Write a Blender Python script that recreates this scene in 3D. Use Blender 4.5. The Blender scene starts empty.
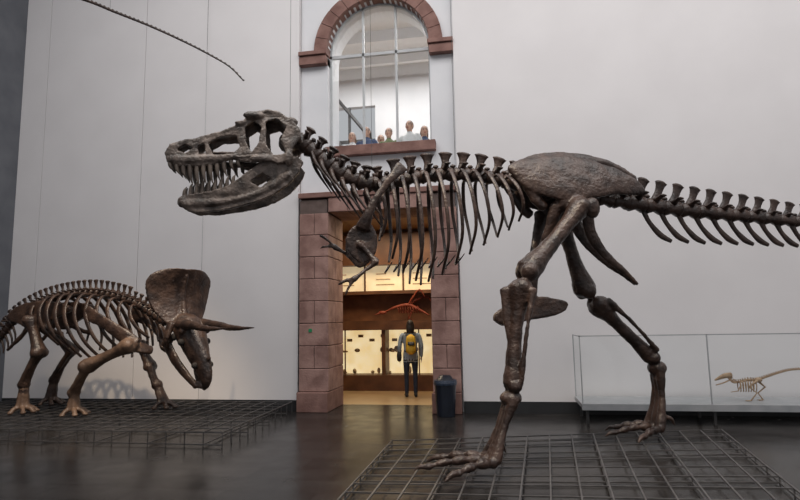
import bpy, bmesh, math, random
from mathutils import Vector, Matrix, noise, geometry, kdtree
random.seed(4)
R=math.radians
V=Vector
C=V((0,0,1.6))
ROT=Matrix.Rotation(R(10),3,'Z')@Matrix.Rotation(R(97.1),3,'X')@Matrix.Rotation(R(-1),3,'Z')
FOC=571.0
cam=bpy.data.cameras.new('camera'); co=bpy.data.objects.new('camera',cam)
bpy.context.scene.collection.objects.link(co); bpy.context.scene.camera=co
cam.sensor_width=36; cam.lens=FOC/800*36; co.location=C
co.rotation_euler=ROT.to_euler()
try:
    bpy.context.scene.view_settings.view_transform='Standard'
except Exception: pass

# ---------------- helpers ----------------
def sight(px,py): return ROT@V(((px-400)/FOC,(250-py)/FOC,-1))
class Frame:
    """sagittal frame of a mounted skeleton: s along body, t lateral, z height"""
    def __init__(s,o,deg):
        s.o=V(o); s.a=V((math.cos(R(deg)),math.sin(R(deg)),0)); s.b=V((-s.a.y,s.a.x,0))
    def sz(s,px,py,t=0):
        d=sight(px,py); k=((s.o+s.b*t-C).dot(s.b))/d.dot(s.b); p=C+d*k
        return ((p-s.o).dot(s.a),p.z)
    def w(s,x,t,z):
        p=s.o+s.a*x+s.b*t; return V((p.x,p.y,z))
    def p(s,px,py,t=0):
        x,z=s.sz(px,py,t); return s.w(x,t,z)
def cat(pts,n=6,closed=False):
    out=[]; N=len(pts)
    P=[tuple(p) for p in pts]
    def g(i):
        if closed: return P[i%N]
        if i<0: return tuple(2*a-b for a,b in zip(P[0],P[1]))
        if i>=N: return tuple(2*a-b for a,b in zip(P[-1],P[-2]))
        return P[i]
    for i in range(N if closed else N-1):
        a,b,c,d=g(i-1),g(i),g(i+1),g(i+2)
        for k in range(n):
            u=k/n
            out.append(tuple(.5*((2*q)+(-p+r)*u+(2*p-5*q+4*r-s)*u*u+(-p+3*q-3*r+s)*u**3) for p,q,r,s in zip(a,b,c,d)))
    if not closed: out.append(P[-1])
    return out
class MB:
    def __init__(s): s.v=[];s.f=[];s.m=[];s.sm=[]
    def add(s,vs,fs,mat=0,smooth=True):
        o=len(s.v); s.v+= [V(x) for x in vs]
        for f in fs: s.f.append(tuple(o+i for i in f)); s.m.append(mat); s.sm.append(smooth)
    def merge(s,o):
        n=len(s.v); s.v+=o.v
        s.f+=[tuple(n+i for i in f) for f in o.f]; s.m+=o.m; s.sm+=o.sm
    def tube(s,pts,rad,seg=8,mat=0,ref=None,sub=0,cap=True,smooth=True):
        pts=[V(p) for p in pts]
        if not isinstance(rad,(list,)): rad=[rad]*len(pts)
        rad=[(r,r) if not isinstance(r,tuple) else r for r in rad]
        if sub:
            q=cat([tuple(p)+r for p,r in zip(pts,rad)],sub)
            pts=[V(x[:3]) for x in q]; rad=[(max(x[3],1e-4),max(x[4],1e-4)) for x in q]
        if cap and smooth:
            t0=(pts[0]-pts[1]).normalized(); t1=(pts[-1]-pts[-2]).normalized()
            r0=rad[0]; r1=rad[-1]
            pts=[pts[0]+t0*min(r0)*.5]+pts+[pts[-1]+t1*min(r1)*.5]
            rad=[(r0[0]*.6,r0[1]*.6)]+rad+[(r1[0]*.6,r1[1]*.6)]
        n=len(pts); vs=[];side=None
        for i,p in enumerate(pts):
            t=(pts[min(i+1,n-1)]-pts[max(i-1,0)])
            if t.length<1e-9: t=V((0,0,1))
            t.normalize()
            if ref is not None:
                a=V(ref)-t*V(ref).dot(t)
                if a.length<1e-3: a=t.orthogonal()
            elif side is None: a=t.orthogonal()
            else:
                a=side-t*side.dot(t)
                if a.length<1e-3: a=t.orthogonal()
            a.normalize(); side=a; b=t.cross(a)
            for k in range(seg):
                th=2*math.pi*(k+.5)/seg
                vs.append(p+a*math.cos(th)*rad[i][0]+b*math.sin(th)*rad[i][1])
        fs=[]
        for i in range(n-1):
            for k in range(seg):
                fs.append((i*seg+k,i*seg+(k+1)%seg,(i+1)*seg+(k+1)%seg,(i+1)*seg+k))
        fs.append(tuple(reversed(range(seg)))); fs.append(tuple((n-1)*seg+k for k in range(seg)))
        s.add(vs,fs,mat,smooth)
    def ball(s,c,r,ax=None,mat=0,nu=12,nv=8):
        if not isinstance(r,tuple): r=(r,r,r)
        if ax is None: ax=(V((1,0,0)),V((0,1,0)),V((0,0,1)))
        c=V(c); vs=[c+ax[2]*r[2]]
        for j in range(1,nv):
            ph=math.pi*j/nv
            for i in range(nu):
                th=2*math.pi*i/nu
                vs.append(c+ax[0]*r[0]*math.sin(ph)*math.cos(th)+ax[1]*r[1]*math.sin(ph)*math.sin(th)+ax[2]*r[2]*math.cos(ph))
        vs.append(c-ax[2]*r[2]); L=len(vs)-1; fs=[]
        for i in range(nu): fs.append((0,1+i,1+(i+1)%nu))
        for j in range(nv-2):
            for i in range(nu):
                a=1+j*nu; fs.append((a+i,a+nu+i,a+nu+(i+1)%nu,a+(i+1)%nu))
        a=1+(nv-2)*nu
        for i in range(nu): fs.append((a+i,L,a+(i+1)%nu))
        s.add(vs,fs,mat,True)
    def box(s,lo,hi,mat=0):
        x0,y0,z0=lo;x1,y1,z1=hi
        s.add([(x0,y0,z0),(x1,y0,z0),(x1,y1,z0),(x0,y1,z0),(x0,y0,z1),(x1,y0,z1),(x1,y1,z1),(x0,y1,z1)],
              [(0,3,2,1),(4,5,6,7),(0,1,5,4),(1,2,6,5),(2,3,7,6),(3,0,4,7)],mat,False)
    def plate(s,flat,front,off,mat=0,smooth=False):
        tri=geometry.tessellate_polygon([[V((x,y,0)) for x,y in l] for l in flat])
        P=[V(p) for l in front for p in l]; n=len(P)
        O=off if isinstance(off,list) else [off]*n
        fs=[tuple(t) for t in tri]+[tuple(n+i for i in reversed(t)) for t in tri]
        b=0
        for l in flat:
            m=len(l)
            for i in range(m): fs.append((b+i,b+(i+1)%m,n+b+(i+1)%m,n+b+i))
            b+=m
        s.add(P+[p+o for p,o in zip(P,O)],fs,mat,smooth)
    def mesh(s,name):
        me=bpy.data.meshes.new(name); me.from_pydata([tuple(v) for v in s.v],[],s.f)
        bm=bmesh.new(); bm.from_mesh(me); bm.faces.ensure_lookup_table()
        for f,m,q in zip(bm.faces,s.m,s.sm): f.material_index=m; f.smooth=q
        bmesh.ops.recalc_face_normals(bm,faces=bm.faces); bm.to_mesh(me); bm.free()
        return me
    def obj(s,name,mats,bevel=0,parent=None):
        o=bpy.data.objects.new(name,s.mesh(name)); bpy.context.scene.collection.objects.link(o)
        for m in mats: o.data.materials.append(m)
        if bevel:
            b=o.modifiers.new('bev','BEVEL'); b.width=bevel; b.segments=2
        if parent: o.parent=parent
        return o
def remesh(mb,vox,it=3,amp=0.0,sc=6.0,fac=.5):
    me=mb.mesh('tmp'); o=bpy.data.objects.new('tmp',me); bpy.context.scene.collection.objects.link(o)
    r=o.modifiers.new('r','REMESH'); r.mode='VOXEL'; r.voxel_size=vox
    sm=o.modifiers.new('s','SMOOTH'); sm.iterations=it; sm.factor=fac
    dg=bpy.context.evaluated_depsgraph_get(); ev=o.evaluated_get(dg); m2=ev.to_mesh()
    out=MB()
    vs=[v.co.copy() for v in m2.vertices]; ns=[v.normal.copy() for v in m2.vertices]
    fs=[tuple(p.vertices) for p in m2.polygons]
    if amp:
        vs=[v+n*(amp*(noise.noise(v*sc)+.5*noise.noise(v*sc*3))) for v,n in zip(vs,ns)]
    multi=len(set(mb.m))>1
    if multi:
        kd=kdtree.KDTree(len(mb.f))
        for i,f in enumerate(mb.f):
            c=V((0,0,0))
            for k in f: c+=mb.v[k]
            kd.insert(c/len(f),i)
        kd.balance()
        ms=[]
        for f in fs:
            c=(vs[f[0]]+vs[f[2]])/2; ms.append(mb.m[kd.find(c)[1]])
    else: ms=[mb.m[0]]*len(fs)
    ev.to_mesh_clear(); bpy.data.objects.remove(o)
    out.v=vs; out.f=fs; out.m=ms; out.sm=[True]*len(fs)
    return out
def lerp(a,b,k): return a+(b-a)*k
def interp(x,tab):
    if x<=tab[0][0]: return tab[0][1]
    for (a,b),(c,d) in zip(tab,tab[1:]):
        if x<=c: return lerp(b,d,(x-a)/(c-a))
    return tab[-1][1]

# ---------------- materials ----------------
def mat(name,c1,c2=None,rough=.6,scale=5,bump=0,metal=0,emis=0,detail=6,bscale=None,spec=.5,lo=.35,hi=.65):
    m=bpy.data.materials.new(name); m.use_nodes=True; nt=m.node_tree; b=nt.nodes['Principled BSDF']
    b.inputs['Roughness'].default_value=rough; b.inputs['Metallic'].default_value=metal
    b.inputs['Specular IOR Level'].default_value=spec
    tc=nt.nodes.new('ShaderNodeTexCoord')
    n=nt.nodes.new('ShaderNodeTexNoise'); n.inputs['Scale'].default_value=scale; n.inputs['Detail'].default_value=detail
    nt.links.new(tc.outputs['Object'],n.inputs['Vector'])
    r=nt.nodes.new('ShaderNodeValToRGB'); r.color_ramp.elements[0].position=lo; r.color_ramp.elements[1].position=hi
    r.color_ramp.elements[0].color=(*c1,1); r.color_ramp.elements[1].color=(*(c2 or c1),1)
    nt.links.new(n.outputs['Fac'],r.inputs['Fac']); nt.links.new(r.outputs['Color'],b.inputs['Base Color'])
    if emis:
        nt.links.new(r.outputs['Color'],b.inputs['Emission Color']); b.inputs['Emission Strength'].default_value=emis
    if bump:
        n2=nt.nodes.new('ShaderNodeTexNoise'); n2.inputs['Scale'].default_value=bscale or scale*5; n2.inputs['Detail'].default_value=5
        nt.links.new(tc.outputs['Object'],n2.inputs['Vector'])
        bp=nt.nodes.new('ShaderNodeBump'); bp.inputs['Strength'].default_value=bump; bp.inputs['Distance'].default_value=.02
        nt.links.new(n2.outputs['Fac'],bp.inputs['Height']); nt.links.new(bp.outputs['Normal'],b.inputs['Normal'])
    return m
bone_dark=mat('bone_dark',(.018,.0095,.007),(.062,.036,.027),.36,6,.6)
bone_mid=mat('bone_skull',(.033,.023,.018),(.19,.145,.12),.4,7,.6)
tooth=mat('tooth',(.06,.043,.034),(.16,.125,.10),.28,8,.2)
bone_tri=mat('bone_triceratops',(.018,.0095,.007),(.066,.037,.025),.42,6,.5)
bone_tri_lit=mat('bone_foreleg_lit',(.06,.034,.022),(.15,.092,.06),.5,5,.4)  # warm light on near foreleg and hind foot put into the bone colour
bone_small=mat('bone_small',(.30,.19,.11),(.46,.32,.20),.6,20,.2)
plaster=mat('plaster',(.70,.672,.672),(.73,.702,.702),.85,1.2,.03,bscale=60)
plaster2=mat('plaster_facade',(.66,.66,.68),(.71,.705,.72),.85,1.5,.05,bscale=40)
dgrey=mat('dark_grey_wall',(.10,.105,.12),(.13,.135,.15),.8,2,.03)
sand=mat('sandstone',(.22,.12,.10),(.38,.23,.195),.85,3.5,.35,bscale=30)
sand2=mat('sandstone_dark',(.165,.082,.067),(.27,.15,.125),.85,3.5,.35,bscale=30)
gap=mat('mortar',(.10,.07,.06),(.14,.1,.09),.9,8)
black=mat('black_trim_gap_shade',(.015,.015,.016),(.02,.02,.022),.5,5)  # black of baseboard and backing, also stands for shadow gap under the panels
steel=mat('steel_grid',(.06,.056,.056),(.10,.095,.095),.42,9,0,metal=.3)
steel2=mat('grey_metal',(.36,.37,.38),(.44,.44,.45),.4,5,0,metal=.3)
cablem=mat('cable',(.12,.12,.12),(.16,.16,.16),.5,5)
framew=mat('window_frame_paint',(.42,.43,.44),(.48,.49,.5),.5,5)
wood=mat('dark_wood',(.09,.035,.015),(.17,.07,.03),.5,3,.1)
wood_lit=mat('orange_lit_wood',(.14,.052,.02),(.25,.10,.04),.6,3,.1)  # brown wood with the orange lighting put into its colour
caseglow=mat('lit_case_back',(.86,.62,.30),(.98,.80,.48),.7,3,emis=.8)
tanfloor=mat('tan_floor',(.36,.22,.11),(.44,.30,.15),.35,2)
fossil=mat('fossil_slab',(.34,.22,.11),(.62,.46,.27),.8,9,.4)
redbone=mat('red_bone',(.18,.025,.012),(.30,.06,.025),.6,9,.3)
navy=mat('bin_plastic',(.008,.011,.018),(.012,.016,.027),.35,5)
bagp=mat('bin_liner',(.015,.025,.05),(.03,.045,.075),.3,20,.6)
green=mat('green_sign',(.02,.22,.09),(.02,.25,.10),.5,5)
def glassm():
    m=bpy.data.materials.new('glass'); m.use_nodes=True; nt=m.node_tree; nt.nodes.clear()
    o=nt.nodes.new('ShaderNodeOutputMaterial'); a=nt.nodes.new('ShaderNodeBsdfTransparent'); g=nt.nodes.new('ShaderNodeBsdfGlossy')
    g.inputs['Roughness'].default_value=.02; a.inputs['Color'].default_value=(.98,.99,.99,1)
    mx=nt.nodes.new('ShaderNodeMixShader'); mx.inputs['Fac'].default_value=.02
    nt.links.new(a.outputs[0],mx.inputs[1]); nt.links.new(g.outputs[0],mx.inputs[2]); nt.links.new(mx.outputs[0],o.inputs[0]); return m
glass=glassm()
def floorm():
    m=bpy.data.materials.new('slate_tiles'); m.use_nodes=True; nt=m.node_tree; b=nt.nodes['Principled BSDF']
    tc=nt.nodes.new('ShaderNodeTexCoord'); br=nt.nodes.new('ShaderNodeTexBrick')
    br.inputs['Scale'].default_value=1; br.inputs['Brick Width'].default_value=.9; br.inputs['Row Height'].default_value=.45
    br.inputs['Mortar Size'].default_value=.008; br.offset=.5
    br.inputs['Color1'].default_value=(.024,.0215,.0205,1); br.inputs['Color2'].default_value=(.045,.040,.038,1); br.inputs['Mortar'].default_value=(.009,.008,.008,1)
    nt.links.new(tc.outputs['Object'],br.inputs['Vector'])
    n=nt.nodes.new('ShaderNodeTexNoise'); n.inputs['Scale'].default_value=3; n.inputs['Detail'].default_value=8
    nt.links.new(tc.outputs['Object'],n.inputs['Vector'])
    mx=nt.nodes.new('ShaderNodeMixRGB'); mx.blend_type='MULTIPLY'; mx.inputs[0].default_value=.6
    nt.links.new(br.outputs['Color'],mx.inputs[1]); nt.links.new(n.outputs['Fac'],mx.inputs[2]); nt.links.new(mx.outputs[0],b.inputs['Base Color'])
    mr=nt.nodes.new('ShaderNodeMapRange'); mr.inputs['To Min'].default_value=.12; mr.inputs['To Max'].default_value=.34
    nt.links.new(n.outputs['Fac'],mr.inputs['Value']); nt.links.new(mr.outputs[0],b.inputs['Roughness'])
    bp=nt.nodes.new('ShaderNodeBump'); bp.inputs['Strength'].default_value=.15; bp.inputs['Distance'].default_value=.01
    nt.links.new(n.outputs['Fac'],bp.inputs['Height']); nt.links.new(bp.outputs['Normal'],b.inputs['Normal'])
    b.inputs['Specular IOR Level'].default_value=.22
    return m
slate=floorm()

# ---------------- room shell ----------------
def boxobj(name,lo,hi,m,bevel=0):
    b=MB(); b.box(lo,hi); return b.obj(name,[m],bevel)
WY=10.2; CX=-2.19; DX0,DX1=-3.14,-1.26; SX0,SX1=-3.75,-.72; WB=11.1; TOPZ=11
boxobj('floor',(-10.2,-4,-.2),(12,WB,0),slate)
boxobj('floor_exhibit_room',(-7,WB,-.2),(3,16,0),tanfloor)
b=MB()
for x0,x1 in ((-10,-9.405),(-9.395,-7.105),(-7.095,SX0)): b.box((x0,WY,.2),(x1,WY+.1,TOPZ))
b.box((-10,WY+.1,0),(SX0,WB,TOPZ),1)
b.obj('wall_back_left',[plaster,gap])
b=MB(); b.box((SX1,WY,.2),(12,WY+.1,TOPZ)); b.box((SX1,WY+.1,0),(12,WB,TOPZ),1)
b.obj('wall_back_right',[plaster,black])
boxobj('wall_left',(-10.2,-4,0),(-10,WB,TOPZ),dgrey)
boxobj('wall_right',(12,-4,0),(12.2,WB,TOPZ),plaster)
boxobj('baseboard_left',(-10,WY-.01,0),(SX0,WY+.1,.19),black)
boxobj('baseboard_right',(SX1+.02,WY-.01,0),(12,WY+.1,.19),black)  # dark baseboard, shadow gap below the panel drawn in with it
SPR=6.88; SILL=4.93; RW=1.01
outer=[(SX0,0),(DX0-.2,0),(DX0-.2,3.8),(DX1+.2,3.8),(DX1+.2,0),(SX1,0),(SX1,TOPZ),(SX0,TOPZ)]
win=[(CX-RW,SILL),(CX+RW,SILL)]+[(CX+RW*math.cos(R(a)),SPR+RW*math.sin(R(a))) for a in range(0,181,6)]
FY=WY+.12
b=MB(); b.plate([outer,win],[[(x,FY,z) for x,z in outer],[(x,FY,z) for x,z in win]],V((0,WB-FY,0)))
b.obj('wall_back_facade',[plaster2])
b=MB(); z=0
hs=[.36]+[.41]*8
for i,h in enumerate(hs):
    pj=.05 if i==0 else 0
    for x0,x1,sg in ((SX0+.03,DX0,1),(DX1,SX1-.03,-1)):
        if i==0: b.box((x0-.0,WY-.1-pj,z),(x1,WB+.02,z+h-.008),1)
        elif i%2: b.box((x0+.02,WY-.08,z),(x1,WB+.02,z+h-.008),0)
        else:
            xm=x0+.02+(x1-x0)*.5; ym=WY+.38
            b.box((x0+.02,WY-.08,z),(xm-.004,ym,z+h-.008),0); b.box((xm+.004,WY-.08,z),(x1,ym,z+h-.008),0)
            b.box((x0+.02,ym+.006,z),(x1,WB+.02,z+h-.008),0)
    z+=h
for k in range(5):
    x0=DX0+(DX1-DX0)*k/5; b.box((x0+.003,WY-.08,3.65),(x0+(DX1-DX0)/5-.003,WB+.02,3.92),0)
b.box((SX0+.03,WY-.11,3.93),(SX1-.03,WY+.2,4.03),1)
b.box((SX0+.05,WY-.06,.1),(DX0-.02,WB,3.9),2); b.box((DX1+.02,WY-.06,.1),(SX1-.05,WB,3.9),2)
b.obj('trim_door_surround',[sand,sand2,gap],.012)
b=MB()
b.box((CX-RW-.02,WY-.02,4.74),(CX+RW+.08,FY+.25,SILL))
b.box((SX0+.0,WY-.02,6.62),(CX-RW,FY+.2,6.79)); b.box((CX+RW,WY-.02,6.62),(SX1,FY+.2,6.79))
b.box((SX0+.0,WY-.06,6.80),(CX-RW+.02,FY+.1,6.88)); b.box((CX+RW-.02,WY-.06,6.80),(SX1,FY+.1,6.88))
nv=13
for k in range(nv):
    a0=math.pi*k/nv+.003; a1=math.pi*(k+1)/nv-.003
    pts=[(RW,a0),(RW,(a0+a1)/2),(RW,a1),(RW+.26,a1),(RW+.26,(a0+a1)/2),(RW+.26,a0)]
    fl=[(CX+r*math.cos(a),SPR+r*math.sin(a)) for r,a in pts]
    b.plate([fl],[[(x,WY+.02,z) for x,z in fl]],V((0,.3,0)))
b.obj('trim_arch',[sand2],.01)
b=MB(); GY=10.5
def bar(lo,hi,m=0): b.box(lo,hi,m)
zt=lambda x: SPR+math.sqrt(max(0,RW**2-(x-CX)**2))
for x in (CX-.33,CX+.33): bar((x-.02,GY-.03,SILL),(x+.02,GY+.03,zt(x)))
bar((CX-RW,GY-.03,SPR-.06),(CX+RW,GY+.03,SPR))
bar((CX-RW,GY-.03,SILL),(CX-RW+.04,GY+.03,SPR)); bar((CX+RW-.04,GY-.03,SILL),(CX+RW,GY+.03,SPR)); bar((CX-RW,GY-.03,SILL),(CX+RW,GY+.03,SILL+.04))
for k in range(12):
    a0,a1=math.pi*k/12,math.pi*(k+1)/12
    fl=[(CX+r*math.cos(a),SPR+r*math.sin(a)) for r,a in ((RW-.04,a0),(RW-.04,a1),(RW,a1),(RW,a0))]
    b.plate([fl],[[(x,GY-.03,z) for x,z in fl]],V((0,.06,0)))
b.plate([win],[[(x,GY,z) for x,z in win]],V((0,.008,0)),1)
b.obj('window_1',[framew,glass])
b=MB()
b.box((-8,WB,3.78),(3,16.4,4.0),2)
b.box((-8,16,4),(-6.6,16.2,9.2)); b.box((-3.5,16,4),(3,16.2,9.2)); b.box((-6.6,16,8.0),(-3.5,16.2,9.2)); b.box((-6.6,16,4),(-3.5,16.2,4.9))
b.box((-8.2,WB,4),(-8,16.2,9.2)); b.box((3,WB,4),(3.2,16.2,9.2))
b.box((-8,WB,9.2),(3,16.2,9.4))
for x in (-5.9,-5.1,-4.3): b.box((x-.03,16,4.9),(x+.03,16.1,8.0),1)
b.box((-6.6,16,6.9),(-3.5,16.1,6.98),1)
b.tube([(-5.4,15.9,8.0),(-3.6,15.9,5.5)],.05,6,1); b.tube([(-4.6,15.8,8.2),(-3.2,15.8,6.4)],.05,6,1)
for y in (12.5,13.9,15.2): b.box((-8,y,8.9),(3,y+.12,9.2),0)
b.obj('wall_gallery',[plaster2,steel,tanfloor])
b=MB(); b.box((-7.2,WB,0),(-7,16,3.78)); b.box((3,WB,0),(3.2,16,3.78)); b.box((-7,15.8,0),(3,16,3.78)); 
b.obj('wall_exhibit_room',[wood])
# ---------------- lit display cabinet ----------------
b=MB(); Y0=13.3;Y1=13.8
b.box((-6.4,Y0-.05,0),(.3,Y1,.36),0); b.box((-6.4,Y0-.08,1.4),(.3,Y1,1.62),0)
b.box((-6.4,Y1-.05,.36),(.3,Y1,1.4),1)
for x in (-6.4,-4.62,-2.82,-1.02,.2): b.box((x,Y0-.02,.36),(x+.09,Y1,1.4),0)
for x in (-5.5,-3.72,-1.95): b.box((x,Y0-.02,.36),(x+.025,Y0+.02,1.4),0)
b.box((-6.4,Y1-.02,1.62),(.3,Y1+.1,2.25),2)
b.box((-6.4,Y0+.1,2.25),(.3,Y1,2.33),0); b.box((-6.4,Y1-.2,2.33),(.3,Y1,2.95),3)
b.box((-6.4,Y0,2.95),(.3,Y1,3.7),0)
b.box((-6.4,Y0+.12,.86),(.3,Y1-.05,.872),5)
for x in (-4.4,-3.3,-2.35,-1.4): b.box((x,Y1-.23,2.33),(x+.04,Y1-.19,2.95),0)
for x in (-4.0,-3.0,-2.1): 
    for k in range(3): b.box((x,Y1-.215,2.48+k*.13),(x+.45-.1*k,Y1-.2,2.50+k*.13),4)
for i in range(70):
    x=-5+random.random()*4.6; row=random.choice((.37,.873)); w=.02+random.random()*.06; h=.02+random.random()*.07
    b.ball((x,Y1-.10-.2*random.random(),row+h*.9),(w,.03,h),mat=4,nu=7,nv=5)
for i in range(16):
    x=-4.9+i*.28; z=1.12+.1*(i%2); b.box((x,Y1-.06,z),(x+.13,Y1-.045,z+.07),4)
b.box((-6.4,Y0,.36),(.3,Y0+.008,1.4),5)
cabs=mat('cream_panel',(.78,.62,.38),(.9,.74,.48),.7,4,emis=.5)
cabo=b.obj('display_cabinet',[wood,caseglow,wood_lit,cabs,fossil,glass])
b=MB(); o=V((-2.2,13.45,1.95))
sp=[o+V((-.55,0,-.12)),o+V((-.3,0,-.02)),o+V((0,0,.03)),o+V((.25,0,-.08)),o+V((.5,-.05,-.22))]
b.tube(sp,[.015,.035,.045,.035,.015],8,sub=5)
b.ball(o+V((-.62,0,-.14)),(.1,.04,.045)); b.tube([o+V((-.68,0,-.15)),o+V((-.82,0,-.19))],[.03,.006],6)
for i in range(9):
    x=-.25+i*.06
    for s in (-1,1): b.tube([o+V((x,0,.0)),o+V((x+.02,s*.07,-.07)),o+V((x+.05,s*.04,-.16))],.01,5,sub=3)
b.tube([o+V((0,0,0)),o+V((.12,-.05,.2)),o+V((.3,-.1,.38)),o+V((.42,-.1,.2))],[.03,.025,.02,.01],6,sub=3)
b.tube([o+V((0,0,0)),o+V((.18,.05,.14)),o+V((.45,.1,.22)),o+V((.6,.1,.02))],[.03,.025,.02,.01],6,sub=3)
b.tube([o+V((.1,0,-.1)),o+V((.02,0,-.28)),o+V((.1,0,-.33))],[.02,.015,.012],6)
b.tube([o+V((.0,0,-.05)),o+V((0,0,-.33))],.008,5)
b.obj('red_fossil_skeleton',[redbone],parent=cabo)
b=MB(); c=V((-1.0,9.86,0))
b.tube([c+V((0,0,.0)),c+V((0,0,.02)),c+V((0,0,.56))],[.15,.155,.185],20,0,smooth=False)
b.tube([c+V((0,0,.52)),c+V((0,0,.555)),c+V((0,0,.60))],[.195,.20,.19],20,1,smooth=False)
b.tube([c+V((0,0,.59)),c+V((0,0,.60))],[.165,.15],20,0)
b.obj('trash_bin',[navy,bagp])
boxobj('exit_sign',(-3.51,WY-.095,1.43),(-3.45,WY-.081,1.49),green)

# ---------------- anatomy helpers ----------------
def vertebra(b,c,t,lat,r,L,sh,tp,mat=0,lean=.15,flare=1.0):
    t=t.normalized(); up=lat.cross(t); 
    if up.z<0: up=-up
    b.tube([c-t*L*.47,c-t*L*.37,c,c+t*L*.37,c+t*L*.47],[r*.9,r*1.05,r*.68,r*1.05,r*.9],12,mat)
    if sh>0.01:
        d=(up+t*lean)
        b.tube([c+up*r*.4,c+d*(r+sh*.35),c+d*(r+sh*.8),c+d*(r+sh)],[(r*.45,L*.34),(r*.2,L*.22),(r*.24,L*.27*flare),(r*.4,L*.36*flare)],8,mat,ref=lat,sub=2)
    if tp>0.01:
        for s in (-1,1):
            b.tube([c+up*r*.7+lat*s*r*.3,c+up*r*.95+lat*s*tp*.6,c+up*r*1.05+lat*s*tp],[(L*.22,r*.3),(L*.15,r*.2),(L*.2,r*.16)],6,mat,ref=t,sub=2)
    for s in (-1,1):
        b.ball(c+t*L*.5+up*r*1.1+lat*s*r*.35,(L*.18,r*.22,r*.25),(t,lat,up),mat,6,5)
def walk(pts,spf):
    out=[];P=[V(p) for p in cat([tuple(p) for p in pts],10)]
    nxt=0;acc=0
    for a,c in zip(P,P[1:]):
        d=(c-a).length
        while acc+d>=nxt:
            p=a.lerp(c,(nxt-acc)/d); out.append((p,(c-a).normalized())); nxt+=spf(p)
        acc+=d
    return out
def lbone(b,p0,p1,r0,rm,r1,lat,bow=V((0,0,0)),mat=0):
    p0=V(p0);p1=V(p1); ks=[0,.1,.26,.5,.76,.9,1]; rs=[r0,r0*.92,lerp(r0,rm,.8),rm,lerp(rm,r1,.3),r1*.92,r1]
    b.tube([p0.lerp(p1,k)+bow*math.sin(math.pi*k) for k in ks],[(r*1.05,r*.95) for r in rs],14,mat,ref=lat,sub=3)
    d=(p1-p0).normalized()
    for s in (-1,1): 
        b.ball(p1+lat*s*r1*.55+d*r1*.1,r1*.7,mat=mat); b.ball(p0+lat*s*r0*.45,r0*.68,mat=mat)
def toe(b,base,tip,n,r,arch,mat=0,claw=True):
    base=V(base);tip=V(tip); P=[base.lerp(tip,k/(n+1))+V((0,0,arch*math.sin(math.pi*min(1,(k/(n+1))*1.0)))) for k in range(n+2)]
    for i in range(n):
        a,c=P[i],P[i+1]; q=r*(1-.12*i)
        b.tube([a,a.lerp(c,.18),a.lerp(c,.5),a.lerp(c,.85),c],[q*.9,q*1.05,q*.58,q*.92,q*.75],10,mat,sub=2)
    a,c=P[n],P[n+1]; q=r*(1-.12*n)
    if claw: b.tube([a,a.lerp(c,.4)+V((0,0,r*.35)),a.lerp(c,.8)+V((0,0,r*.1)),c],[q*.95,q*.8,q*.45,q*.1],8,mat,sub=3)
def rib(b,F,top,bot,w,r,mat=0,tuck=.55,t0=.07,curl=0.0):
    s0,z0=F.sz(*top,0); s1,z1=F.sz(*bot,-w*.75)
    for sg in (-1,1):
        T=[t0,.62*w,w,.96*w,tuck*w]; Z=[0,.03,.33,.7,1]; S=[0,.03,.25,.62,1]
        pts=[F.w(lerp(s0,s1,S[i])+curl*(0,0,.6,1,0)[i],sg*T[i],lerp(z0,z1,Z[i])) for i in range(5)]
        b.tube(pts,[(r*.8,r*.9),(r*.75,r*1.4),(r*.6,r*1.3),(r*.55,r*1.1),(r*.5,r*.8)],7,mat,ref=F.b,sub=6)

# ---------------- TYRANNOSAURUS ----------------
F=Frame((.70,6.98,0),17)
T=MB()
path=[(302,143),(313,152),(326,163),(340,173),(355,180),(372,184),(392,182),(415,178),(440,175),(465,175),(490,178),(515,184),(545,190),(580,196),(615,201),(650,206),(690,211),(730,215),(770,219),(800,222),(850,226),(920,230),(1000,232)]
sp=[F.p(x,y,0) for x,y in path]
def ls(p): return (p-F.o).dot(F.a)
sNeck=ls(F.p(385,180,0)); sD=ls(F.p(515,184,0)); sT=ls(F.p(630,203,0)); sEnd=ls(sp[-1])
def spf(p):
    s=ls(p)
    return .175 if s<sNeck else (.2 if s<sT else interp(s,[(sT,.235),(sEnd,.17)]))
for p,t in walk(sp,spf):
    s=ls(p); L=spf(p)*.98
    if s<sNeck: vertebra(T,p,t,F.b,.098,L,.09,.17,0,-.1,1.2)
    elif s<sD: vertebra(T,p,t,F.b,.085,L,.17,.2,0,.1,1.3)
    elif s<sT: vertebra(T,p,t,F.b,.09,L,.06,.2,0,.1,1.2)
    else:
        k=(s-sT)/(sEnd-sT)
        vertebra(T,p,t,F.b,lerp(.10,.035,k),L,lerp(.22,.0,k**1.3),lerp(.22,0,min(1,k*1.6)),0,.25,1.0)
        if k<.9:
            up=F.b.cross(t); up=up if up.z>0 else -up; h=lerp(.40,.1,k)
            q=p+t*L*.4-up*.06
            T.tube([q,q-up*h*.35+t*h*.22,q-up*h*.7+t*h*.6,q-up*h*.86+t*h*.98],[(.026,.036),(.018,.03),(.018,.04),(.012,.026)],7,0,ref=F.b,sub=4)
for i,(x,y) in enumerate([(312,152),(321,160),(331,169),(342,178),(353,185),(366,189)]):
    for sg in (-1,1):
        s0,z0=F.sz(x,y,-.1); s1,z1=F.sz(x+20,y+34,-.18)
        T.tube([F.w(s0,sg*.08,z0),F.w(lerp(s0,s1,.2),sg*.16,lerp(z0,z1,.35)),F.w(s1,sg*.2,z1)],[.03,.02,.006],6,0,sub=3)
ribs=[((378,184),(382,236),.28),((389,182),(393,258),.35),((400,181),(404,272),.41),((411,179),(417,280),.46),((422,177),(430,281),.49),((433,176),(444,274),.51),((445,175),(458,263),.52),((457,175),(472,253),.51),((469,176),(486,244),.49),((481,177),(500,236),.46),((492,179),(511,229),.42),((503,181),(521,220),.38)]
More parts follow.
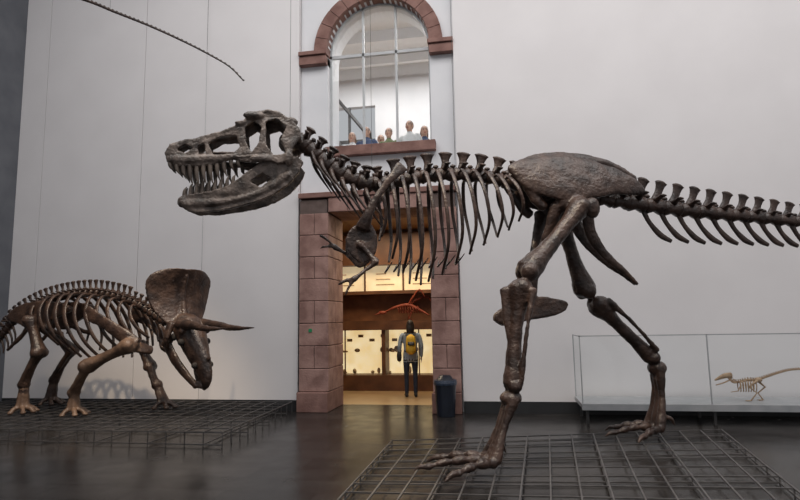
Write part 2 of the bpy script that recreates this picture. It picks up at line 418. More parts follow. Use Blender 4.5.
for a,c,w in ribs: rib(T,F,a,c,w,.0175,curl=.05)
for i in range(9):
    x=392+i*9; y=262-i*1.0
    s0,z0=F.sz(x,y,-.2); z1=z0-.08; s1=s0-.06
    T.tube([F.w(s0,-.22,z0),F.w((s0+s1)/2,-.12,(z0+z1)/2-.015),F.w(s1,0,z1-.02),F.w((s0+s1)/2,.12,(z0+z1)/2-.015),F.w(s0,.22,z0)],[.005,.009,.011,.009,.005],6,0,sub=3)
K=MB()
# ilium: domed blades leaning together over the sacrum
ilp=[(511,167,4),(519,169,11),(531,173,18),(547,176,23),(566,178,25),(588,179,22),(607,180,17),(624,183,13),(637,187,9),(645,191,4)]
for sg in (-1,1):
    pts=[];rr=[]
    for x,y,h in ilp:
        s,z=F.sz(x,y,-.24); bulge=.19+.07*math.sin(math.pi*(x-511)/134)
        pts.append(F.w(s,sg*bulge,z)); rr.append((.035+.03*h/25,h*.0123))
    tl=(F.b*1.0+V((0,0,sg*.30))).normalized()
    K.tube(pts,rr,16,ref=tl,sub=4)
    hs_,hz=F.sz(571,202,-.3)
    K.ball(F.w(hs_,sg*.27,hz),(.18,.1,.13),(F.a,F.b,V((0,0,1))))
    p=[F.sz(x,y,-.2) for x,y in ((528,185),(535,200),(543,208))]
    K.tube([F.w(a,sg*.24,c) for a,c in p],[(.05,.09),(.05,.07),(.05,.06)],8,ref=F.b,sub=2)
    p=[F.sz(x,y,-.12) for x,y in ((553,208),(546,235),(538,265),(533,300))]
    K.tube([F.w(p[0][0],sg*.26,p[0][1]),F.w(p[1][0],sg*.18,p[1][1]),F.w(p[2][0],sg*.09,p[2][1]),F.w(p[3][0],sg*.03,p[3][1])],[(.05,.09),(.035,.065),(.035,.05),(.045,.07)],10,ref=F.b,sub=4)
    p=[F.sz(x,y,-.1) for x,y in ((582,206),(590,233),(608,256),(627,271),(641,284))]
    tt=[.22,.12,.07,.04,.025]
    K.tube([F.w(p[i][0],sg*tt[i],p[i][1]) for i in range(5)],[(.05,.09),(.04,.075),(.03,.055),(.03,.04),(.016,.02)],10,ref=F.b,sub=4)
# fused sacral spines filling the gap between the blades
K.tube([F.p(x,y,0) for x,y in ((518,166),(545,161),(575,162),(605,168),(632,181))],[(.15,.07),(.17,.10),(.17,.10),(.15,.09),(.1,.07)],12,ref=F.b,sub=3)
bo=cat([(494,320),(500,309),(520,303),(535,297),(552,298),(566,302),(564,311),(548,317),(528,320),(508,326)],3,True)
fl=[F.sz(x,y,0) for x,y in bo]; K.plate([fl],[[F.w(s,-.06,z) for s,z in fl]],F.b*.12)
hip=F.p(580,207,-.40); kn=F.p(528,271,-.52); kn2=F.p(521,288,-.53); an=F.p(513,384,-.58); an2=F.p(511,398,-.58); ball_=F.p(491,452,-.6); ball_.z=.20
K.tube([F.p(574,204,-.25),hip],[.11,.12],12)
lbone(K,hip,kn,.13,.088,.15,F.b,bow=F.a*.03+V((0,0,.02)))
K.ball(F.p(592,208,-.42),(.09,.08,.12))
K.ball(F.p(535,262,-.45),(.1,.08,.13)); 
lbone(K,kn2,an,.15,.074,.115,F.b,bow=F.a*-.02)
K.tube([F.p(508,290,-.5),F.p(508,320,-.52),F.p(512,350,-.56)],[(.06,.09),(.04,.06),(.03,.03)],10,ref=F.b,sub=3)
K.tube([F.p(533,290,-.68),F.p(527,330,-.72),F.p(521,382,-.68)],[.045,.024,.035],8,sub=3)
for i,dt in enumerate((-.1,0,.1)):
    K.tube([an2+F.b*dt*.7+F.a*.01,an2.lerp(ball_,.5)+F.b*dt*.85,ball_+F.b*dt*1.3],[.068,.042,.068],10,sub=4)
K.ball(an2,(.12,.14,.075),(F.a,F.b,V((0,0,1))))
def foot(ball_,hx,k=1.0):
    gz=.1
    for (ds,dt),n in (((-.84,-.04),4),((-.58,-.45),3),((-.62,.34),3)):
        base=ball_+F.b*dt*.3+V((0,0,-.01)); tip=V((ball_.x,ball_.y,gz+.012))+F.a*ds*k+F.b*dt
        toe(K,base,tip,n,.062,.045)
    K.tube([ball_+F.a*.04+F.b*hx*.1+V((0,0,.14)),ball_+F.a*.15+F.b*hx*.12+V((0,0,.1)),ball_+F.a*.2+F.b*hx*.12+V((0,0,.0))],[.03,.03,.008],8,sub=3)
foot(ball_,1)
hip=F.p(562,215,.38); kn=F.p(585,290,.5); kn2=F.p(597,304,.52); an=F.p(651,357,.57); an2=F.p(657,368,.58); bf=F.p(655,425,.59); bf.z=.22
K.tube([F.p(572,204,.25),hip],[.11,.12],12)
lbone(K,hip,kn,.13,.088,.15,F.b,bow=F.a*-.03)
lbone(K,kn2,an,.15,.078,.11,F.b)
K.tube([F.p(608,300,.40),F.p(635,325,.40),F.p(657,350,.46)],[.045,.024,.035],8,sub=3)
K.ball(an2,(.12,.14,.1),(F.a,F.b,V((0,0,1))))
for dt in (-.1,0,.1):
    K.tube([an2+F.b*dt*.7,an2.lerp(bf,.5)+F.b*dt*.85+F.a*.03,bf+F.b*dt*1.3],[.068,.042,.068],10,sub=4)
foot(bf,-1,.85)
for sg in (-1,1):
    P=[(403,166,.30),(393,176,.34),(379,194,.36),(369,212,.35),(363,228,.30)]
    pts=[]
    for x,y,t in P:
        s,z=F.sz(x,y,-t); pts.append(F.w(s,sg*t,z))
    K.tube(pts,[(.02,.085),(.022,.055),(.026,.04),(.035,.05),(.045,.085)],10,ref=F.b,sub=4)
    co_=cat([(352,228),(368,222),(377,236),(375,254),(362,264),(350,254),(346,240)],3,True)
    fl=[F.sz(x,y,-.24) for x,y in co_]
    K.plate([fl],[[F.w(s,sg*.26,z) for s,z in fl]],F.b*(-sg*.05))
def arm(P,t0,sg,tips):
    q=[F.p(x,y,t0+sg*.06*i) for i,(x,y) in enumerate(P)]
    lbone(K,q[0],q[1],.05,.03,.045,F.b); lbone(K,q[1],q[2],.04,.022,.032,F.b)
    K.ball(q[2],.036)
    for i,(x,y) in enumerate(tips):
        tp=F.p(x,y,t0+sg*(.1+.04*i))
        mid=q[2].lerp(tp,.5)+V((0,0,.02))
        K.tube([q[2],mid,tp.lerp(mid,.3)+V((0,0,.012)),tp],[.024,.02,.019,.006],8,sub=3)
arm([(360,244),(376,262),(354,279)],-.30,-1,[(338,286),(345,297)])
arm([(362,240),(350,256),(335,247)],.22,1,[(319,236),(320,249)])
T.merge(remesh(K,.015,2,.009,7))
S=MB()
U=[(164,159),(162,150),(167,141),(180,137),(195,136),(210,132),(225,129),(238,124),(245,117),(254,112),(268,110),(280,113),(290,121),(300,130),(301,140),(294,150),(291,163),(278,166),(268,161),(255,164),(243,162),(232,159),(215,163),(198,165),(182,164),(172,162)]
H=[[(174,147),(183,142),(192,146),(184,151)],[(207,142),(220,135),(236,135),(240,147),(231,155),(212,153)],[(196,145),(203,141),(205,152),(198,154)],
   [(245,127),(254,121),(262,129),(259,145),(252,154),(246,142)],[(266,123),(277,120),(287,129),(281,142),(287,156),(274,157),(267,147)]]
sn=F.sz(164,152,-.15)[0]; sb=F.sz(300,140,-.2)[0]
def sw(s):
    k=max(0,min(1,(s-sn)/(sb-sn))); return interp(k,[(0,.085),(.3,.15),(.55,.19),(.7,.27),(1,.30)])
zr=F.sz(230,150,-.18)[1]
for sg in (-1,1):
    loops=[[F.sz(x,y,-.18) for x,y in l] for l in [U]+H]
    S.plate(loops,[[F.w(s,sg*(sw(s)-.12*max(0,z-zr)),z) for s,z in l] for l in loops],F.b*(-sg*.045))
cs,cz=F.sz(235,146,-.18)
vs=[];fs=[]
top=[F.sz(x,y,-.18) for x,y in U[:15]]
for i,(s,z) in enumerate(top):
    d=V((cs-s,cz-z)).normalized()*.04; w=sw(s)-.12*max(0,z-zr)
    vs+=[F.w(s,-w,z),F.w(s,w,z),F.w(s+d.x,w,z+d.y),F.w(s+d.x,-w,z+d.y)]
    if i:
        a=4*(i-1); c=4*i
        for k in range(4): fs.append((a+k,a+(k+1)%4,c+(k+1)%4,c+k))
fs+=[(0,1,2,3),tuple(4*(len(top)-1)+k for k in (3,2,1,0))]
S.add(vs,fs)
AX=(F.a,F.b,V((0,0,1)))
S.ball(F.p(288,143,0),(.11,.16,.11),AX); S.tube([F.p(292,143,0),F.p(304,144,0)],.07,10)
for sg in (-1,1):
    s,z=F.sz(254,116,-.2); S.ball(F.w(s,sg*.22,z),(.12,.05,.045),AX)
    s,z=F.sz(240,122,-.2); S.ball(F.w(s,sg*.17,z),(.07,.03,.03),AX)
    s,z=F.sz(291,122,-.2); S.ball(F.w(s,sg*.2,z),(.08,.06,.05),AX)
    s,z=F.sz(289,158,-.25); S.ball(F.w(s,sg*.27,z),(.05,.05,.09),AX)
    s,z=F.sz(262,159,-.25); S.ball(F.w(s,sg*.27,z),(.14,.028,.04),AX)
    p=[F.sz(x,y,-.15) for x,y in ((168,157),(190,159),(215,158),(240,157))]
    S.tube([F.w(a,sg*(sw(a)-.01),c) for a,c in p],[(.03,.05),(.035,.05),(.035,.045),(.03,.035)],8,ref=F.b,sub=3)
    p=[F.sz(x,y,-.15) for x,y in ((172,142),(195,138),(222,132),(240,125))]
    S.tube([F.w(a,sg*(sw(a)-.04),c) for a,c in p],.022,8,sub=3)
S.tube([F.p(180,157,0),F.p(215,155,0),F.p(270,156,0)],[(.06,.02),(.11,.02),(.16,.02)],8,ref=F.b)
J=[(177,200),(181,193),(195,192),(212,190),(228,185),(238,179),(252,169),(266,161),(282,161),(298,158),(304,164),(299,175),(288,187),(272,197),(255,203),(238,207),(215,211),(195,212),(183,208)]
JH=[[(250,182),(263,174),(272,180),(261,188)]]
sj=F.sz(178,197,-.1)[0]
def jw(s): return interp((s-sj)/(sb-sj),[(0,.045),(.3,.13),(.6,.19),(1,.25)])
for sg in (-1,1):
    loops=[[F.sz(x,y,-.15) for x,y in l] for l in [J]+JH]
    S.plate(loops,[[F.w(s,sg*jw(s),z) for s,z in l] for l in loops],F.b*(-sg*.05))
    p=[F.sz(x,y,-.15) for x,y in ((182,202),(215,202),(245,198),(270,189),(290,176))]
    S.tube([F.w(a,sg*(jw(a)-.01),c) for a,c in p],[(.04,.055),(.03,.035),(.026,.03),(.03,.04),(.04,.05)],8,ref=F.b,sub=3)
S.ball(F.p(184,202,0),(.07,.08,.07),AX)
sk=remesh(S,.0105,1,.008,12)
sk.m=[1]*len(sk.m); T.merge(sk)
for sg in (-1,1):
    ul=[9,11,15,21,23,21,22,20,17,13,9]
    for i,l in enumerate(ul):
        x=168+i*7; y=interp(x,[(165,159),(172,162),(182,164),(198,165),(215,163),(232,159),(243,161)])-3
        s,z=F.sz(x,y,-.15); l*=.0105; w=sw(s)-.02
        T.tube([F.w(s,sg*w,z),F.w(s+.006,sg*w,z-.03-l*.5),F.w(s+.035,sg*(w-.01),z-.03-l)],[(.02,.028),(.016,.021),(.003,.003)],8,2,ref=F.b,sub=4)
    for i,l in enumerate([9,13,16,15,14,14,13,11,8]):
        x=182+i*6.4; y=interp(x,[(182,193),(195,192),(212,190),(228,185),(238,179)])+3
        s,z=F.sz(x,y,-.12); l*=.0105; w=jw(s)-.025
        T.tube([F.w(s,sg*w,z),F.w(s+.004,sg*w,z+.03+l*.5),F.w(s+.025,sg*w,z+.03+l)],[(.018,.024),(.014,.018),(.003,.003)],8,2,ref=F.b,sub=4)
for px,py in ((372,175),(455,160),(290,125)):
    p=F.p(px,py,0); T.tube([p,V((p.x,p.y,10.8))],.0025,5,3)
T.obj('tyrannosaurus_skeleton',[bone_dark,bone_mid,tooth,cablem])

# ---------------- platforms ----------------
def platform(name,FL,BL,BR,FR,h,nx,ny):
    b=MB(); FL,BL,BR,FR=[V((*p,0)) for p in (FL,BL,BR,FR)]
    def g(u,v): return FL.lerp(FR,u).lerp(BL.lerp(BR,u),v)
    r=.010
    def line(a,c,z,r=r): b.tube([V((a.x,a.y,z)),V((c.x,c.y,z))],r,4,cap=False,smooth=False,ref=V((0,0,1)))
    for i in range(nx+1):
        line(g(i/nx,0),g(i/nx,1),h-.012)
        if i%3==0: line(g(i/nx,0),g(i/nx,1),.03)
    for j in range(ny+1):
        line(g(0,j/ny),g(1,j/ny),h-.014)
        if j%3==0: line(g(0,j/ny),g(1,j/ny),.03)
    for i in range(nx+1):
        for j in range(ny+1):
            if (i in(0,nx) or j in(0,ny)) or (i%3==0 and j%3==0):
                p=g(i/nx,j/ny); b.tube([V((p.x,p.y,0)),V((p.x,p.y,h-.01))],.008,4,cap=False,smooth=False,ref=V((1,0,0)))
    b.obj(name,[steel])
platform('display_platform',(-1.45,4.9),(-1.45,7.4),(2.82,8.5),(2.35,4.95),.1,15,9)
platform('display_platform',(-9.6,7.2),(-9.6,10.05),(-3.8,10.05),(-3.68,7.2),.2,22,10)

# ---------------- TRICERATOPS ----------------
G=Frame((-6.5,8.75,0),-6)
Q=MB(); K=MB()
path=[(-40,378),(-20,360),(0,338),(15,320),(35,306),(60,297),(90,293),(115,296),(135,303),(150,312),(165,322)]
sp=[G.p(x,y,0) for x,y in path]
def lg(p): return (p-G.o).dot(G.a)
s0=lg(sp[0]); s1=lg(G.p(15,320)); s2=lg(G.p(130,300))
for p,t in walk(sp,lambda p:.115):
    s=lg(p)
    if s<s1:
        k=(s-s0)/(s1-s0); vertebra(Q,p,t,G.b,lerp(.04,.075,k),.11,lerp(.05,.13,k),lerp(.04,.15,k),0,-.3,1.2)
        if k>.1:
            up=G.b.cross(t); up=up if up.z>0 else -up
            Q.tube([p-up*.05,p-up*(.12+.1*k)-t*.05,p-up*(.16+.14*k)-t*.12],[.026,.02,.012],6,0,sub=2)
    elif s<s2: vertebra(Q,p,t,G.b,.07,.11,.15,.16,0,-.15,1.25)
    else: vertebra(Q,p,t,G.b,.075,.11,.1,.12,0,-.1,1.2)
rb=[(48,302,42,334,.38),(60,298,55,345,.48),(69,296,66,352,.53),(78,295,77,357,.56),(87,294,88,360,.57),(96,295,98,360,.56),(105,296,109,357,.53),(114,297,119,352,.49),(122,299,128,347,.43),(130,302,138,342,.36),(138,306,147,338,.28)]
for x0,y0,x1,y1,w in rb: rib(Q,G,(x0,y0),(x1,y1),w,.030,0,.6,.05)
il=cat([(6,318),(18,306),(40,301),(64,304),(70,311),(52,320),(40,330),(28,328),(16,323)],3,True)
for sg in (-1,1):
    fl=[G.sz(x,y,-.3) for x,y in il]
    K.plate([fl],[[G.w(s,sg*.32,z) for s,z in fl]],G.b*(-sg*.09))
    p=[G.sz(x,y,-.3) for x,y in ((30,320),(20,335),(5,350))]
    K.tube([G.w(a,sg*.25,c) for a,c in p],[(.05,.08),(.04,.06),(.03,.04)],8,sub=3)
    p=[G.sz(x,y,-.3) for x,y in ((34,320),(50,330),(62,334))]
    K.tube([G.w(a,sg*.3,c) for a,c in p],[(.05,.07),(.04,.05),(.04,.05)],8,sub=3)
    p=[G.sz(x,y,-.5) for x,y in ((86,312),(104,322),(120,334),(130,346))]; tt=[.5,.52,.48,.4]
    K.tube([G.w(p[i][0],sg*tt[i],p[i][1]) for i in range(4)],[(.03,.13),(.035,.10),(.05,.12),(.07,.15)],10,ref=G.b,sub=4)
    s,z=G.sz(138,348,-.4); K.tube([G.w(s-.1,sg*.36,z+.03),G.w(s+.05,sg*.15,z-.05)],[(.06,.14),(.04,.09)],8)
def tleg(P,R_,mt,zf=.2,foot_m=None):
    q=[G.p(x,y,t) for x,y,t in P]; fm=mt if foot_m is None else foot_m
    lbone(K,q[0],q[1],R_[0],R_[0]*.62,R_[0]*.95,G.b,mat=mt); lbone(K,q[1],q[2],R_[1],R_[1]*.6,R_[1]*.85,G.b,mat=mt)
    K.tube([q[1]+G.b*-.08+G.a*.04,q[2]+G.b*-.08],[.055,.035],8,mt)
    f=q[3]; f.z=zf+.1
    K.ball(q[2],.095,mat=mt)
    for dx,dy in ((-.02,-.15),(.12,-.11),(.17,0),(.12,.11),(-.02,.14)):
        m=f+V((dx*.5,dy*.55,.0)); 
        K.tube([q[2].lerp(f,.2)+V((dx*.25,dy*.3,0)),m],[.04,.034],8,fm)
        tp=V((f.x+dx*1.35,f.y+dy*1.3,zf+.028)); K.tube([m,m.lerp(tp,.5)+V((0,0,.015)),tp],[.04,.038,.034],8,fm,sub=2); K.ball(tp,(.05,.048,.028),mat=fm)
tleg([(31,320,-.42),(39,352,-.46),(24,384,-.46),(22,404,-.46)],(.135,.105),0,foot_m=1)
tleg([(38,320,.42),(72,350,.46),(54,380,.46),(50,396,.46)],(.12,.10),0)
tleg([(130,345,-.50),(88,366,-.58),(74,392,-.52),(73,405,-.5)],(.14,.11),1)
tleg([(140,344,.40),(150,366,.44),(157,385,.42),(163,396,.42)],(.12,.095),0)
Q.merge(remesh(K,.017,2,.008,8))
# head
hx,hy=.87,-.493
cp,spx=math.cos(R(44)),math.sin(R(44)); f=V((hx*cp,hy*cp,-spx)); l=V((-hy,hx,0)); u=f.cross(l).normalized()
O=G.p(186,324,-.12); 
Hd=MB()
nu,nvv=28,18; vs=[];fs=[]
hh_=V((hx,hy,0))
def fp(i,j,off):
    a=-1+2*i/nu; k=j/nvv
    hw=interp(k,[(0,.22),(.12,.34),(.3,.45),(.55,.53),(.8,.57),(.93,.53),(1,.45)])
    top=.92*(1-.08*abs(a)**4)+.02*abs(a)
    return O+V((0,0,1))*(k*top-.04)+l*(hw*a)+hh_*(off-.16*k-.10*math.sin(k*math.pi*.9)-.15*a*a*(.3+k)+.10*k*k*2)
for off in (-.022,.022):
    for j in range(nvv+1):
        for i in range(nu+1): vs.append(fp(i,j,off))
W=nu+1; B=W*(nvv+1)
for j in range(nvv):
    for i in range(nu):
        a=j*W+i; fs.append((a,a+1,a+W+1,a+W)); fs.append((B+a,B+a+W,B+a+W+1,B+a+1))
for i in range(nu): fs.append((i,B+i,B+i+1,i+1)); a=nvv*W+i; fs.append((a,a+1,B+a+1,B+a))
for j in range(nvv): a=j*W; fs.append((a,a+W,B+a+W,B+a)); a=j*W+nu; fs.append((a,B+a,B+a+W,a+W))
Hd.add(vs,fs)
Hd.tube([fp(nu//2,j,.02) for j in (0,4,8,12,16)],[.07,.055,.04,.035,.03],8,sub=2)
z_=1.12
Hd.tube([O-f*.05,O+f*.12*z_,O+f*.35*z_-u*.03,O+f*.58*z_-u*.07,O+f*.8*z_-u*.12,O+f*.93*z_-u*.2,O+f*.97*z_-u*.33],[(.2,.18),(.24,.23),(.2,.22),(.14,.20),(.10,.16),(.07,.11),(.018,.03)],16,ref=l,sub=3)
hd=V((hx,hy,-.04)).normalized()
for s in (-1,1):
    Hd.tube([O+l*s*.24-f*.02,O+l*s*.31+f*.12-u*.16,O+l*s*.28+f*.2-u*.30],[(.06,.10),(.05,.10),(.03,.04)],8,sub=3)
    h0=O+f*.12+l*s*.17+u*.12
    Hd.tube([h0-hd*.05,h0+hd*.35+V((0,0,-.01))+l*s*.03,h0+hd*.85+V((0,0,-.045))+l*s*.06,h0+hd*1.36+V((0,0,-.02))+l*s*.05],[.09,.066,.042,.006],12,sub=5)
    Hd.tube([O+l*s*.22+f*.04-u*.31,O+l*s*.2+f*.3-u*.37,O+l*s*.12+f*.62-u*.41,O+l*s*.03+f*.95-u*.41],[(.04,.10),(.045,.10),(.045,.08),(.035,.05)],10,ref=l,sub=3)
    Hd.tube([O+l*s*.22+f*.05-u*.38,O+l*s*.22+f*.14-u*.16],[.065,.045],8)
    Hd.ball(O+l*s*.21+f*.26+u*.1,(.06,.05,.05))
Hd.tube([O+f*.90-u*.42,O+f*1.06-u*.33],[.06,.015],8)
Hd.tube([O+f*.82-u*.0,O+f*.88+u*.14],[.06,.012],8)
Q.merge(remesh(Hd,.013,2,.006,10))
dark=mat('socket_shade',(.012,.009,.008),(.02,.015,.012),.8,5)  # near-black balls stand in for shade inside the eye and nose hollows
for s in (-1,1):
    Q.ball(O+l*s*.22+f*.38-u*.02,(.055,.055,.055),mat=2); Q.ball(O+l*s*.13+f*.8-u*.1,(.05,.05,.05),mat=2)
    Q.ball(O+l*s*.215+f*.16-u*.12,(.05,.04,.06),mat=2)
Q.obj('triceratops_skeleton',[bone_tri,bone_tri_lit,dark])

# ---------------- small theropod in glass case ----------------
b=MB()
b.box((1.13,9.2,.25),(7.2,10.1,.31),0)
for x in (1.2,3.0,4.9,6.8):
    for y in (9.3,10.0): b.box((x,y,0),(x+.04,y+.04,.25),2)
b.box((1.13,9.18,.22),(7.2,9.22,.31),0)
b.obj('display_bench',[steel2,steel2,steel])
b=MB()
xs=(1.15,2.97,4.8,6.6)
for x0,x1 in zip(xs,xs[1:]): b.box((x0+.006,9.24,.315),(x1-.006,9.248,1.32),0)
b.box((1.15,9.25,.315),(1.158,10.08,1.32),0)
for x in xs: b.box((x-.008,9.232,.31),(x+.008,9.25,1.33),1)
b.box((1.15,9.232,1.315),(6.6,9.25,1.33),1); b.box((1.142,9.232,1.315),(1.158,10.08,1.33),1); b.box((1.142,10.065,.31),(1.158,10.085,1.33),1)
b.obj('glass_display_case',[glass,steel2])
F2=Frame((3.2,9.62,0),0); b=MB()
pp=[F2.p(x,y) for x,y in ((728,377),(733,382),(740,382),(748,380),(757,380),(766,377),(778,373),(790,370),(805,369),(830,368),(860,366))]
i=0; W_=walk(pp,lambda p:.035)
for p,t in W_:
    k=i/len(W_); vertebra(b,p,t,F2.b,lerp(.019,.008,k),.033,.025*(1-k),.02*(1-k)); i+=1
for k in range(7):
    x=739+k*2.6; rib(b,F2,(x,381),(x+2,392),.06,.007,0,.5,.01)
b.tube([F2.p(731,375),F2.p(724,376),F2.p(715,380)],[(.03,.042),(.028,.038),(.012,.014)],8,ref=F2.b,sub=3)
b.tube([F2.p(730,380),F2.p(723,383),F2.p(716,385)],[(.02,.01),(.016,.01),(.008,.008)],8,ref=F2.b,sub=3)
b.ball(F2.p(758,380),(.06,.045,.04))
for sg,P in ((-1,[(757,381),(749,387),(757,393),(751,399)]),(1,[(758,381),(765,387),(758,393),(763,399)])):
    q=[F2.p(x,y,sg*.05) for x,y in P]; q[3].z=.325
    b.tube(q,[.02,.015,.011,.011],7); 
    for d in (-.03,0,.03): b.tube([q[3],q[3]+V((-.07,d,-.004))],[.009,.004],5)
    q=[F2.p(x,y,sg*.05) for x,y in ((741,385),(738,391),(731,392))]; b.tube(q,[.011,.009,.006],6)
b.obj('small_dinosaur_skeleton',[bone_small])

# ---------------- hanging tail + cables ----------------
F3=Frame((-5,8.0,0),0); b=MB()
pp=[F3.p(x,y) for x,y in ((-60,-42),(20,-18),(82,-1),(115,12),(150,26),(185,42),(212,56),(230,67),(243,80))]
W_=walk(pp,lambda p:.09)
for i,(p,t) in enumerate(W_):
    k=i/len(W_); vertebra(b,p,t,F3.b,lerp(.038,.012,k),.088,.02*(1-k),.03*(1-k)**2)
b.tube(pp,[lerp(.03,.009,k/8) for k in range(9)],6,sub=3)
for px in ((-20,-30),(110,10),(207,54)):
    p=F3.p(*px); b.tube([p,V((p.x,p.y,10.8))],.0025,5,1)
b.obj('hanging_tail_skeleton',[bone_dark,cablem])
F4=Frame((-5,10.12,0),0); b=MB(); p=F4.p(207,60); b.tube([V((p.x,10.12,0)),V((p.x,10.12,10.8))],.0025,5,0)
b.obj('suspension_cable',[cablem])

# ---------------- people ----------------
skin=mat('skin',(.52,.30,.21),(.58,.34,.25),.5,8); hairb=mat('hair_dark',(.012,.008,.006),(.03,.02,.014),.5,30)
hairl=mat('hair_brown',(.10,.05,.025),(.16,.09,.05),.5,30)
jkt=mat('jacket_grey',(.30,.36,.41),(.38,.44,.49),.8,9,.2); jeans=mat('jeans',(.015,.022,.04),(.03,.04,.065),.8,20,.2)
shoe=mat('shoe',(.02,.02,.02),(.03,.03,.03),.6,9); yel=mat('backpack_yellow',(.62,.36,.02),(.75,.46,.04),.6,9,.2); blk=mat('bag_black',(.012,.012,.013),(.02,.02,.02),.6,9)
red=mat('shirt_red',(.3,.05,.04),(.36,.07,.05),.8,9); navyc=mat('shirt_navy',(.03,.05,.11),(.05,.07,.14),.8,9); wht=mat('shirt_white',(.55,.55,.55),(.62,.62,.62),.8,9); grn=mat('shirt_olive',(.12,.14,.06),(.15,.17,.08),.8,9)
def human(base,deg,h,top,hair,longh=True,pack=False,vox=.011,reach=0):
    S_=h/1.73; b=MB(); X=V((1,0,0))
    for s in (-1,1):
        b.tube([(s*.085,0,.93),(s*.095,.01,.72),(s*.1,.015,.5),(s*.1,-.01,.3),(s*.1,-.02,.09)],[.088,.075,.056,.052,.042],12,2,sub=3)
        b.tube([(s*.1,-.06,.05),(s*.105,.03,.055),(s*.115,.16,.035)],[(.04,.048),(.042,.05),(.038,.032)],10,4,ref=X,sub=3)
        el=(s*.25,-.03,1.12); wr=(s*.25,.05+reach*.15,.9+reach*.2)
        b.tube([(s*.15,0,1.40),(s*.19,0,1.36),(s*.23,-.01,1.24),el,((el[0]+wr[0])/2,(el[1]+wr[1])/2,(el[2]+wr[2])/2),wr],[.055,.062,.055,.05,.044,.034],10,1,sub=3)
        w=V(wr); b.tube([w,w+V((0,.012,-.04)),w+V((0,.02,-.085))],[(.014,.026),(.017,.038),(.014,.036)],8,0,ref=X,sub=2)
        for k,(dy,ln) in enumerate(((-.028,.06),(-.009,.075),(.011,.08),(.03,.07))):
            p=w+V((0,.02+dy,-.08)); b.tube([p,p+V((-s*.004,.003,-ln*.55)),p+V((-s*.016,.012,-ln))],[.0095,.009,.0075],6,0)
        p=w+V((-s*.01,.045,-.03)); b.tube([p,p+V((-s*.012,.03,-.03)),p+V((-s*.018,.036,-.065))],[.012,.011,.008],6,0)
    b.tube([(0,0,.84),(0,-.005,.93),(0,0,1.08),(0,.01,1.25),(0,0,1.37),(0,-.005,1.43),(0,0,1.47)],[(.175,.125),(.175,.125),(.155,.11),(.17,.12),(.17,.10),(.11,.075),(.06,.055)],16,1,ref=X,sub=3)
    b.tube([(0,0,.80),(0,0,.88)],[(.14,.1),(.155,.112)],14,2,ref=X)
    b.tube([(0,-.005,1.44),(0,.01,1.56)],.052,12,0)
    hc=V((0,.02,1.61))
    b.ball(hc,(.074,.092,.112),mat=0,nu=18,nv=14); b.ball(hc+V((0,.035,-.065)),(.05,.052,.05),mat=0)
    b.tube([hc+V((0,.088,.01)),hc+V((0,.108,-.022))],[.011,.015],8,0)
    for s in (-1,1): b.ball(hc+V((s*.078,.0,-.01)),(.012,.02,.032),mat=0,nu=8,nv=6)
    b.ball(hc+V((0,-.022,.022)),(.084,.093,.105),mat=3,nu=18,nv=14)
    if longh: b.tube([hc+V((0,-.05,.02)),hc+V((0,-.075,-.1)),hc+V((0,-.075,-.24))],[(.09,.06),(.095,.055),(.075,.035)],12,3,ref=X,sub=3)
    o=remesh(b,vox,2)
    for s in (-1,1):
        o.ball(hc+V((s*.03,.082,.008)),(.011,.007,.007),mat=6,nu=8,nv=6); o.tube([hc+V((s*.016,.09,.028)),hc+V((s*.045,.08,.028))],.004,5,3)
    o.tube([hc+V((-.02,.088,-.055)),hc+V((0,.094,-.054)),hc+V((.02,.088,-.055))],.006,6,7)
    if pack:
        o.tube([(0,-.19,1.0),(0,-.2,1.04),(0,-.2,1.2),(0,-.18,1.33),(0,-.16,1.37)],[(.09,.07),(.115,.1),(.115,.1),(.105,.085),(.07,.05)],14,5,ref=X,sub=3)
        o.tube([(0,-.27,1.0),(0,-.29,1.06),(0,-.28,1.17)],[(.08,.035),(.09,.045),(.08,.03)],12,5,ref=X,sub=3)
        o.tube([(0,-.33,1.17),(0,-.29,1.24)],[(.08,.006),(.08,.006)],8,6,ref=X)
        for s in (-1,1): o.tube([(s*.09,-.14,1.38),(s*.11,-.02,1.455),(s*.12,.1,1.36),(s*.13,.12,1.2),(s*.13,-.02,1.06),(s*.11,-.13,1.02)],[(.022,.008)]*6,8,6,ref=X,sub=4)
        o.tube([(-.26,.02,.82),(-.26,.02,.9),(-.26,.02,1.0)],[(.05,.09),(.06,.11),(.05,.09)],10,6,ref=X,sub=2)
        o.tube([(-.26,.02,1.0),(-.2,-.06,1.25),(-.14,-.03,1.43)],[(.012,.006)]*3,6,6,sub=3)
    M=Matrix.Translation(V(base))@Matrix.Rotation(R(deg),4,'Z')@Matrix.Scale(S_,4)
    o.v=[M@v for v in o.v]
    o.obj('museum_visitor',[skin,top,jeans,hair,shoe,yel,blk,red])
human((-1.97,12.25,0),12,1.62,jkt,hairb,True,True,.010)
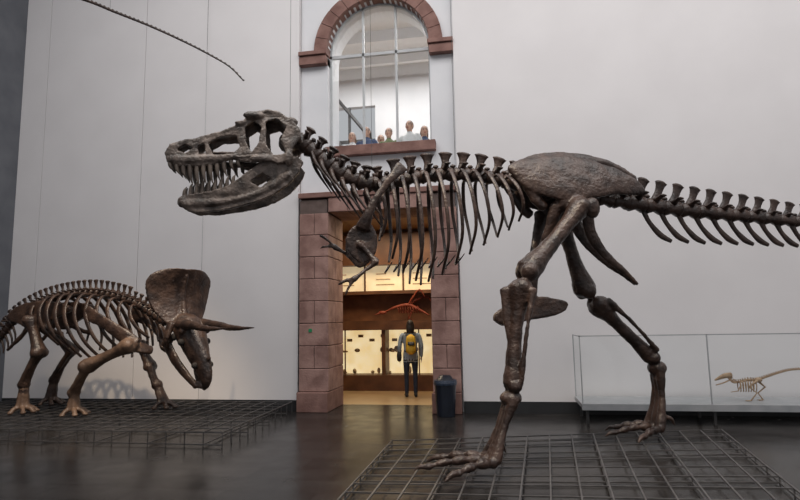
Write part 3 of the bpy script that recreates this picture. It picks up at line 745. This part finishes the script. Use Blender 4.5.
for X_,h,top,hr,lg_,dg_,yy in ((-3.00,1.60,wht,hairl,True,185,11.40),(-2.68,1.69,navyc,hairb,True,170,11.38),(-2.45,1.62,red,hairl,False,190,11.75),(-2.2,1.63,grn,hairb,False,175,11.38),(-1.76,1.76,wht,hairb,False,165,11.40),(-1.48,1.70,navyc,hairl,True,195,11.62)):
    human((X_,yy,4.0),dg_,h,top,hr,lg_,False,.013)

# ---------------- lights ----------------
w=bpy.data.worlds.new('world'); bpy.context.scene.world=w; w.use_nodes=True
w.node_tree.nodes['Background'].inputs[0].default_value=(.95,.96,1,1); w.node_tree.nodes['Background'].inputs[1].default_value=.46
def area(name,loc,rot,sx,sy,p,col):
    d=bpy.data.lights.new(name,'AREA'); d.shape='RECTANGLE'; d.size=sx; d.size_y=sy; d.energy=p; d.color=col
    o=bpy.data.objects.new(name,d); bpy.context.scene.collection.objects.link(o); o.location=loc; o.rotation_euler=[R(a) for a in rot]
def spot(name,loc,tgt,p,ang,col,r=.15):
    d=bpy.data.lights.new(name,'SPOT'); d.energy=p; d.spot_size=R(ang); d.spot_blend=.9; d.shadow_soft_size=r; d.color=col
    o=bpy.data.objects.new(name,d); bpy.context.scene.collection.objects.link(o); o.location=loc
    o.rotation_euler=(V(tgt)-V(loc)).to_track_quat('-Z','Y').to_euler()
area('skylight',(1,4.0,10.9),(0,0,0),16,7,1150,(1,.975,.955))
area('gallery_fill',(-2,13.5,8.8),(0,0,0),6,3,340,(1,.99,.98))  # added fill that brightens the closed gallery, no visible lamp there
area('exhibit_room_light',(-2.2,12.2,3.7),(0,0,0),2.5,1,75,(1,.80,.55))
spot('spot_triceratops',(-4.6,4.6,9.5),(-6.6,8.3,.5),2600,34,(1,.78,.54))
spot('spot_triceratops_head',(-2.6,4.2,9.5),(-5.0,8.3,1.2),1200,22,(1,.82,.62))
spot('spot_tyrannosaurus_feet',(-1.4,1.8,9.5),(.6,6.6,.3),2400,34,(1,.82,.60))
spot('spot_tyrannosaurus_skull',(-4.5,2.5,9.5),(-2.6,6.2,3.3),600,22,(1,.90,.78))
